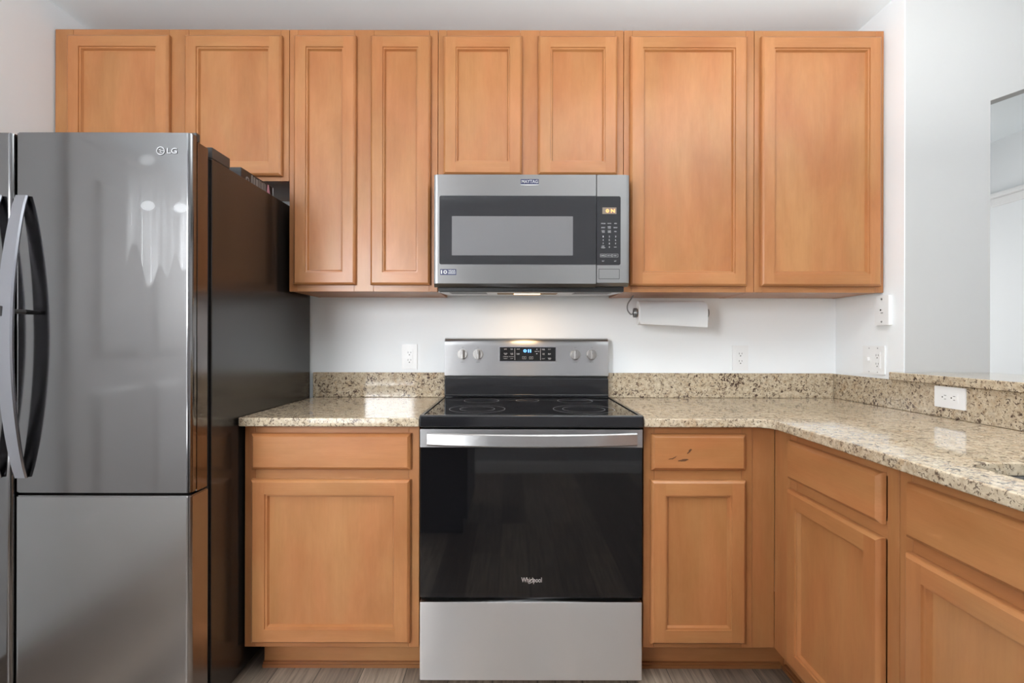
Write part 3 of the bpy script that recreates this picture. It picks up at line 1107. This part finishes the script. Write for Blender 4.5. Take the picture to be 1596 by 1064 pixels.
for kx in (721, 745.2, 897, 922.6):
    u, v = gx(kx), gz(552.3)
    wk = gw(v) - .001
    kb = obj('knob', B().cyl((u, v, wk), (u, v, wk + .004), .0245, .0240, 32).cyl((u, v, wk + .004), (u, v, wk + .013), .0218, .0200, 32), M['knob_steel'], rg)
    obj('grip', B().box(u - .0068, u + .0068, v - .0205, v + .0205, wk + .012, wk + .030, .003, 3), M['knob_steel'], kb)
    obj('pointer', B().box(u - .0008, u + .0008, v + .002, v + .0195, wk + .0298, wk + .0304), M['matte_black'], kb)
    tk = B()
    for k in range(-4, 5):
        a = PI / 2 + k * .55
        cu_, cv_ = u + .0295 * math.cos(a), v + .0295 * math.sin(a)
        tk.cyl((cu_, cv_, gw(cv_) - .001), (cu_, cv_, gw(cv_) + .0004), .0009, n=8)
    tk.text('OFF', u - .005, u + .005, v + .031, v + .0345, gw(v + .03) - .0002, .0005)
    obj('dial_print', tk, M['grey_print'], kb)
    tk = B()
    tk.text('FRONT' if kx in (721, 922.6) else 'REAR', u - .009, u + .009, v - .0375, v - .034, gw(v - .035) - .0002, .0005)
    obj('position_print', tk, M['grey_print'], kb)
# ------------------------------------------------------------------ microwave
MX0, MX1 = -.3045, .4540
MW = .410
mw = thing('microwave', ((MX0 + MX1) / 2, -.2, 1.39), 'stainless over-the-range microwave with black glass door, hung above the range', 'microwave')
s_m = 769 / (CAM_D - MW)
mx = lambda px: (px - 798) / s_m
mz = lambda py: CAM_H + (532 - py) / s_m
obj('body', B().box(MX0 + .004, MX1 - .004, 1.4015, 1.8265, .002, .372, .002, 1), M['matte_black'], mw)
# front skin: door to the seam, control column beyond it
SEAM = mx(929.3)
dprof = [(.0, .374), (.0, MW - .010), (.008, MW)]


def mw_face(u0, u1, z0, z1, chamL, chamR):
    b = B(lambda u, v, w: Vector((u, -w, v)))
    t = bmesh.new()
    cl, cr_ = (.016 if chamL else .0012), (.016 if chamR else .0012)
    dl, dr = (.006 if chamL else .0012), (.006 if chamR else .0012)
    pts = [(u0, .374), (u0, MW - dl), (u0 + cl, MW), (u1 - cr_, MW), (u1, MW - dr), (u1, .374)]
    lo = [t.verts.new((u, z0 + (.012 if w >= MW - .0001 else .0), w)) for u, w in pts]
    lo2 = [t.verts.new((u, z0 + .012, w)) for u, w in pts]
    hi = [t.verts.new((u, z1, w)) for u, w in pts]
    n = len(pts)
    for i in range(n):
        j = (i + 1) % n
        t.faces.new((lo2[i], lo2[j], hi[j], hi[i]))
    t.faces.new(hi)
    # rounded lower lip
    lip = [t.verts.new((u, z0, min(w, MW - .016))) for u, w in pts]
    for i in range(n):
        j = (i + 1) % n
        t.faces.new((lip[i], lip[j], lo2[j], lo2[i]))
    t.faces.new(lip[::-1])
    for v in lo:
        t.verts.remove(v)
    b._add(t, 0)
    return b


ZB, ZT_ = mz(446.5), mz(272)
md = obj('door', mw_face(MX0, SEAM - .0006, ZB, ZT_, True, False), M['mw_steel'], mw)
mc = obj('control_column', mw_face(SEAM + .0006, MX1, ZB + .004, ZT_, False, True), M['mw_steel'], mw)
gw0, gw1 = MW - .003, MW + .0012


def half_round(b, u0, u1, v0, v1, w0, w1, r, left):
    pts = []
    seg = 5
    if left:
        pts += [(u1, v0), (u1, v1)]
        for k in range(seg + 1):
            a = PI / 2 + PI / 2 * k / seg
            pts.append((u0 + r + r * math.cos(a), v1 - r + r * math.sin(a)))
        for k in range(seg + 1):
            a = PI + PI / 2 * k / seg
            pts.append((u0 + r + r * math.cos(a), v0 + r + r * math.sin(a)))
    else:
        pts += [(u0, v1), (u0, v0)]
        for k in range(seg + 1):
            a = -PI / 2 + PI / 2 * k / seg
            pts.append((u1 - r + r * math.cos(a), v0 + r + r * math.sin(a)))
        for k in range(seg + 1):
            a = PI / 2 * k / seg
            pts.append((u1 - r + r * math.cos(a), v1 - r + r * math.sin(a)))
    return b.prism(pts, w0, w1)


mg = obj('door_glass', half_round(B(), mx(684.5), SEAM - .0010, mz(412), mz(305), gw0, gw1, .007, True), M['mw_glass'], md)
obj('window', B().rbox(mx(704), mx(892.5), mz(398), mz(337), gw1 - .001, gw1 + .0004, .002), M['mw_screen'], md)
cg = obj('control_glass', half_round(B(), SEAM + .0010, mx(966.8), mz(412.5), mz(305.5), gw0, gw1, .007, False), M['mw_glass'], mw)
obj('badge_plate', B().box(mx(811), mx(839), mz(286.8), mz(279), MW - .001, MW + .0012, .0004, 1), M['navy'], md)
bp = B().text('MAYTAG', mx(812.4), mx(837.8), mz(285.4), mz(280.2), MW + .0012, .0004, bold=.012)
bp.prism([(mx(811), mz(287.2)), (mx(839), mz(287.2)), (mx(839), mz(288.2)), (mx(832), mz(288.9)), (mx(825), mz(289.1)), (mx(818), mz(288.9)), (mx(811), mz(288.2))], MW - .0005, MW + .0012)
obj('badge', bp, M['logo_silver'], md)
st_ = B().box(mx(685.8), mx(711), mz(428.7), mz(419.4), MW - .001, MW + .0006)
stk = obj('sticker', st_, M['navy'], md)
sb = B().text('10', mx(687), mx(696.6), mz(427.0), mz(421.0), MW + .0006, .0003, bold=.03)
sb.text('YEAR', mx(698.2), mx(709.8), mz(423.8), mz(420.8), MW + .0006, .0003, bold=.02)
sb.box(mx(698.2), mx(709.8), mz(425.3), mz(424.6), MW + .0006, MW + .0009).box(mx(698.2), mx(709.8), mz(426.8), mz(426.1), MW + .0006, MW + .0009)
obj('sticker_print', sb, M['legend'], md)
# open button frame
u0, u1, v0, v1 = mx(933.4), mx(964.6), mz(433.7), mz(419.3)
obj('open_button', B().rbox(u0, u1, v0, v1, MW - .001, MW + .0006, .002), M['mw_steel'], mc)
e = .0018
fb = B().box(u0 - e, u1 + e, v0 - e, v0, MW - .001, MW + .0003).box(u0 - e, u1 + e, v1, v1 + e, MW - .001, MW + .0003).box(u0 - e, u0, v0, v1, MW - .001, MW + .0003).box(u1, u1 + e, v0, v1, MW - .001, MW + .0003)
obj('button_gap', fb, M['matte_black'], mc)
dsp = obj('display', B().box(mx(938.3), mx(960.2), mz(333.2), mz(323.0), gw1 - .001, gw1 + .0004), M['lcd_pale'], cg)
obj('digits', B().text('0', mx(943.8), mx(948.6), mz(331.0), mz(325.6), gw1 + .0004, bold=.03).text('N', mx(951.6), mx(957.6), mz(331.0), mz(325.6), gw1 + .0004, bold=.02), M['orange_led'], cg)
kp = B()
kq = B()
qx = lambda x: 915 + x / 6.657
qy = lambda y: 290 + y / 6.65
wl2 = gw1 + .0001
for (txt, a, c, y0, y1) in (('POPCORN', 143, 187, 380, 391), ('POTATO', 209, 246, 380, 390), ('PIZZA', 280, 306, 380, 390), ('REHEAT', 145, 185, 422, 433), ('BAKED', 212, 244, 414, 425), ('GOODS', 214, 242, 428, 439),
                             ('DEFROST', 272, 312, 423, 433), ('COOK', 148, 180, 456, 467), ('TIME', 150, 178, 470, 481), ('COOK', 212, 244, 456, 467), ('POWER', 212, 244, 470, 481), ('TIMER', 277, 303, 464, 473),
                             ('1', 160, 168, 512, 529), ('2', 223, 233, 512, 529), ('3', 288, 298, 512, 529), ('4', 159, 168, 548, 565), ('5', 223, 232, 548, 565), ('6', 288, 297, 548, 565),
                             ('7', 160, 168, 585, 602), ('8', 223, 233, 585, 602), ('9', 288, 297, 585, 602), ('0', 223, 233, 621, 638), ('KEEP', 148, 178, 616, 626), ('WARM', 143, 184, 631, 642), ('CLOCK', 275, 303, 625, 634),
                             ('CANCEL', 140, 182, 710, 724), ('ADD 30', 206, 248, 712, 722), ('START', 270, 306, 712, 723), ('VENT', 150, 176, 769, 779), ('LIGHT', 280, 300, 769, 779)):
    (kq if y0 > 690 else kp).text(txt, mx(qx(a)), mx(qx(c)), mz(qy(y1)), mz(qy(y0)), wl2, .0003)
for a, c in ((133, 190), (196, 256), (258, 319)):
    u0, u1, v0, v1 = mx(qx(a)), mx(qx(c)), mz(qy(733)), mz(qy(701))
    e = .0006
    kq.box(u0, u1, v0, v0 + e, wl2, wl2 + .0003).box(u0, u1, v1 - e, v1, wl2, wl2 + .0003).box(u0, u0 + e, v0, v1, wl2, wl2 + .0003).box(u1 - e, u1, v0, v1, wl2, wl2 + .0003)
obj('printed_legend', kp, M['legend'], cg)
obj('function_button_print', kq, M['legend'], cg)
# underside
zb = lambda d: 1.3715 + (.36 - d) * .047
obj('vent_band', B().box(MX0 + .012, MX1 - .012, 1.3720, 1.4008, .345, .374, .003), M['matte_black'], mw)
bpl = B(lambda u, v, w: Vector((w, -u, v)))
bpl.prism([(.345, zb(.345)), (.345, 1.4008), (.025, 1.4008), (.025, zb(.025))], MX0 + .010, MX1 - .010)
up = obj('bottom_plate', bpl, M['plate_steel'], mw)


def under(u0, u1, d0, d1, drop, thick):
    b = B(lambda u, v, w: Vector((w, -u, v)))
    return b.prism([(d1, zb(d1) - drop), (d1, zb(d1) - drop + thick), (d0, zb(d0) - drop + thick), (d0, zb(d0) - drop)], u0, u1)


obj('grease_filter', under(MX0 + .05, MX0 + .20, .22, .32, .0014, .002), M['grille'], up)
obj('grease_filter', under(MX1 - .20, MX1 - .05, .22, .32, .0014, .002), M['grille'], up)
LX = (MX0 + MX1) / 2 - .012
obj('lamp_frame', under(LX - .125, LX + .125, .19, .29, .0016, .002), M['card'], up)
obj('lamp', under(LX - .055, LX + .055, .225, .262, .0028, .0014), M['warm_lamp'], up)
lamp = area_light('hood_lamp', (LX, -.243, zb(.243) - .006), (0, 0, 0), .10, .03, 0.55, (1.0, .66, .34))

# ------------------------------------------------------------------ paper towels
ph = thing('paper_towel_holder', (.70, -.13, 1.378), 'grey wire paper towel holder under the cabinet right of the microwave', 'towel holder')
ax0, ax1 = Vector((.548, 1.305, .105)), Vector((.858, 1.303, .135))       # u, v, w of the roll's ends
dirv = (ax1 - ax0).normalized()
zc = UB + .0135
obj('mount_plate', B().box(.525, .62, zc - .0035, zc + .0002, .10, .16, .001), M['wire'], ph)
arm = []
ctrl = [(.545, zc - .002, .130), (.533, 1.368, .120), (.520, 1.345, .108), (.519, 1.322, .104), (.526, 1.308, .102), (.536, 1.298, .102), (.542, 1.302, .103), tuple(ax0 + Vector((.002, 0, 0)))]
for i in range(len(ctrl) - 1):
    p0 = Vector(ctrl[max(i - 1, 0)]); p1 = Vector(ctrl[i]); p2 = Vector(ctrl[i + 1]); p3 = Vector(ctrl[min(i + 2, len(ctrl) - 1)])
    for k in range(6):
        s = k / 6
        arm.append(0.5 * ((2 * p1) + (p2 - p0) * s + (2 * p0 - 5 * p1 + 4 * p2 - p3) * s * s + (3 * p1 - p0 - 3 * p2 + p3) * s ** 3))
arm.append(Vector(ctrl[-1]))
obj('arm', B().tube(arm, .0032), M['wire'], ph)
obj('rod', B().cyl(ax0 - dirv * .006, ax1 + dirv * .012, .0035), M['wire'], ph)
coil = B()
for k in range(3):
    c0 = ax0 + dirv * (.000 + .005 * k)
    ring = []
    s = dirv.orthogonal().normalized()
    q_ = dirv.cross(s)
    for i in range(25):
        a = 2 * PI * i / 24
        ring.append(c0 + .0195 * (math.cos(a) * s + math.sin(a) * q_))
    coil.tube(ring, .0026, 8)
obj('end_coil', coil, M['wire'], ph)
c0 = ax1 + dirv * .010
s = dirv.orthogonal().normalized(); q_ = dirv.cross(s)
obj('end_ring', B().tube([c0 + .0165 * (math.cos(2 * PI * i / 24) * s + math.sin(2 * PI * i / 24) * q_) for i in range(25)], .0026, 8), M['wire'], ph)

rl = B()
R0, R1 = .0540, .0205
a0, a1 = ax0 + dirv * .016, ax0 + dirv * .302
NS = 56


def ringpts(c, r, k):
    s = Vector((0, 1, 0)); s = (s - s.dot(dirv) * dirv).normalized()
    q2 = dirv.cross(s)
    return [c + r * (math.cos(2 * PI * i / k) * s + math.sin(2 * PI * i / k) * q2) for i in range(k)]


t = bmesh.new()
rw = [[t.verts.new(p) for p in ringpts(c, r, NS)] for c, r in ((a0, R1), (a0, R0 - .002), (a0 + dirv * .002, R0), (a1 - dirv * .002, R0), (a1, R0 - .002), (a1, R1), (a0, R1 * .99))]
for a, c in zip(rw, rw[1:]):
    for k in range(NS):
        t.faces.new((a[k], a[(k + 1) % NS], c[(k + 1) % NS], c[k]))
rl._add(t, 0)
# loose last sheet coming off the front, cut a little aslant
sheet = []
t = bmesh.new()
top = 8
for j in range(top + 1):
    s_ = j / top
    row = []
    for k in range(13):
        f = k / 12
        base = a0.lerp(a1, f)
        drop = (.030 + .020 * f) * 1.0
        a = .30 * PI
        if s_ <= .5:
            th = PI * .30 * (1 - s_ / .5)
            off = Vector((0, (R0 + .0012) * math.sin(th), (R0 + .0012) * math.cos(th)))
        else:
            k2 = (s_ - .5) / .5
            off = Vector((0, -(R0 - .001) * k2 * (0.96 + .26 * f), R0 + .0012 - .006 * k2 * k2 + .001 * math.sin(6 * f)))
        row.append(base + off)
    sheet.append([t.verts.new(p) for p in row])
for a, c in zip(sheet, sheet[1:]):
    for k in range(12):
        t.faces.new((a[k], a[k + 1], c[k + 1], c[k]))
r_ = bmesh.ops.solidify(t, geom=list(t.faces), thickness=.0009)
pt = thing('paper_towel_roll', FRONT(*((a0 + a1) / 2)), 'white paper towel roll on the wire holder under the cabinet', 'paper towels')
obj('roll', rl, M['paper'], pt)
sh = B()
sh._add(t, 0)
obj('loose_sheet', sh, M['paper'], pt)
cc = B()
t = bmesh.new()
rw = [[t.verts.new(p) for p in ringpts(c, r, 32)] for c, r in ((a0 + dirv * .001, R1 * .97), (a1 - dirv * .001, R1 * .97), (a1 - dirv * .001, R1 * .9), (a0 + dirv * .001, R1 * .9), (a0 + dirv * .001, R1 * .97))]
for a, c in zip(rw, rw[1:]):
    for k in range(32):
        t.faces.new((a[k], a[(k + 1) % 32], c[(k + 1) % 32], c[k]))
cc._add(t, 0)
obj('core', cc, M['card'], pt)

# ------------------------------------------------------------------ outlets and switches


def receptacle(frame, parent, cu, cv, w, horizontal=False):
    """one three-pin socket: two slots and a round hole"""
    b = B(frame)
    f = (lambda a, c: (cu + c, cv - a)) if horizontal else (lambda a, c: (cu + a, cv + c))

    def bx(a0, a1, c0, c1):
        p, q2 = f(a0, c0), f(a1, c1)
        b.box(min(p[0], q2[0]), max(p[0], q2[0]), min(p[1], q2[1]), max(p[1], q2[1]), w - .001, w + .0004)
    bx(-.0072, -.0054, -.001, .0075)
    bx(.0054, .0072, .000, .0068)
    g = f(0, -.0075)
    b.cyl((g[0], g[1], w - .001), (g[0], g[1], w + .0004), .0026, n=14)
    return obj('socket', b, M['slot'], parent)


def wall_outlet(frame, cu, cv, w, label, horizontal=False, group=None):
    hw, hh = (.059, .0365) if horizontal else (.0365, .059)
    root = thing('wall_outlet', frame(cu, cv, w), label, 'outlet', group)
    pl = obj('cover_plate', B(frame).rbox(cu - hw, cu + hw, cv - hh, cv + hh, w + .0004, w + .0055, .003, 4, .0018), M['white'], root)
    iw, ih = (.0335, .0167) if horizontal else (.0167, .0335)
    obj('insert', B(frame).rbox(cu - iw, cu + iw, cv - ih, cv + ih, w + .005, w + .0070, .002, 3, .0006), M['white'], root)
    for s in (-1, 1):
        if horizontal:
            receptacle(frame, root, cu + s * .0175, cv, w + .0070, True)
        else:
            receptacle(frame, root, cu, cv + s * .0175, w + .0070)
    for s in (-1, 1):
        p = (cu + s * .048, cv) if horizontal else (cu, cv + s * .048)
        obj('screw', B(frame).cyl((p[0], p[1], w + .005), (p[0], p[1], w + .0062), .0026, n=14), M['white'], root)
    return root


g_o = 'white power outlets'
wall_outlet(FRONT, -.482, 1.1015, 0, 'white wall outlet on the back wall left of the range', group=g_o)
wall_outlet(FRONT, 1.074, 1.1000, 0, 'white wall outlet on the back wall right of the range, below the wall cabinets', group=g_o)
wall_outlet(SIDE, .634, .9860, -1.5042, 'white sideways outlet in the granite riser below the bar ledge', True, g_o)
# single plate high on the side wall
WS = -XR
ws = thing('switch_plate', SIDE(.310, 1.304, WS), 'small raised white wall plate just under the corner wall cabinet', 'switch plate')
obj('cover_plate', B(SIDE).rbox(.272, .347, 1.244, 1.366, WS + .0004, WS + .016, .004, 4, .003), M['white'], ws)
for v in (1.351, 1.259):
    obj('screw', B(SIDE).cyl((.310, v, WS + .0155), (.310, v, WS + .0172), .0042, n=16), M['screw'], ws)
obj('jack', B(SIDE).cyl((.305, 1.307, WS + .0155), (.305, 1.307, WS + .0172), .0036, n=14), M['slot'], ws)
obj('tab', B(SIDE).box(.306, .318, 1.293, 1.297, WS + .0155, WS + .0170), M['screw'], ws)
# double plate: switch and outlet
wd2 = thing('switch_outlet_plate', SIDE(.250, 1.1, WS), 'wide white double plate with switch and outlet, low on the side wall', 'switch plate')
obj('cover_plate', B(SIDE).rbox(.188, .312, 1.041, 1.160, WS + .0004, WS + .0055, .003, 4, .0018), M['white'], wd2)
obj('toggle', B(SIDE).box(.2215, .2305, 1.098, 1.112, WS + .005, WS + .016, .002), M['white'], wd2)
obj('toggle_slot', B(SIDE).box(.2185, .2335, 1.089, 1.113, WS + .005, WS + .0060), M['white'], wd2)
obj('insert', B(SIDE).rbox(.2575, .2905, 1.067, 1.134, WS + .005, WS + .0070, .002, 3, .0006), M['white'], wd2)
receptacle(SIDE, wd2, .274, 1.118, WS + .0070)
receptacle(SIDE, wd2, .274, 1.083, WS + .0070)
for u in (.226, .274):
    for v in (1.051, 1.150):
        obj('screw', B(SIDE).cyl((u, v, WS + .005), (u, v, WS + .0062), .0026, n=14), M['screw'], wd2)

# ------------------------------------------------------------------ behind the camera (seen in the glass and steel)
isl = thing('storage_cabinet', (-.435, -2.27, 0), 'low dark espresso wood cabinet mirrored in the left of the oven door', 'cabinet')
obj('body', B().box(-.60, -.27, .10, .74, 1.95, 2.60, .003), M['espresso'], isl)
obj('top', B().box(-.63, -.24, .74, .775, 1.93, 2.63, .004), M['espresso'], isl)
obj('plinth', B().box(-.57, -.30, .0005, .10, 1.99, 2.56), M['espresso'], isl)
cl = thing('ceiling_light', (.05, -1.20, HC), 'flat rectangular ceiling light over the kitchen floor', 'ceiling light')
obj('housing', B().box(-.72, .82, HC - .035, HC - .0005, .87, 1.53, .004), M['trim'], cl)
obj('diffuser', B().box(-.69, .79, HC - .105, HC - .035, .90, 1.50, .012), M['panel_emit'], cl)
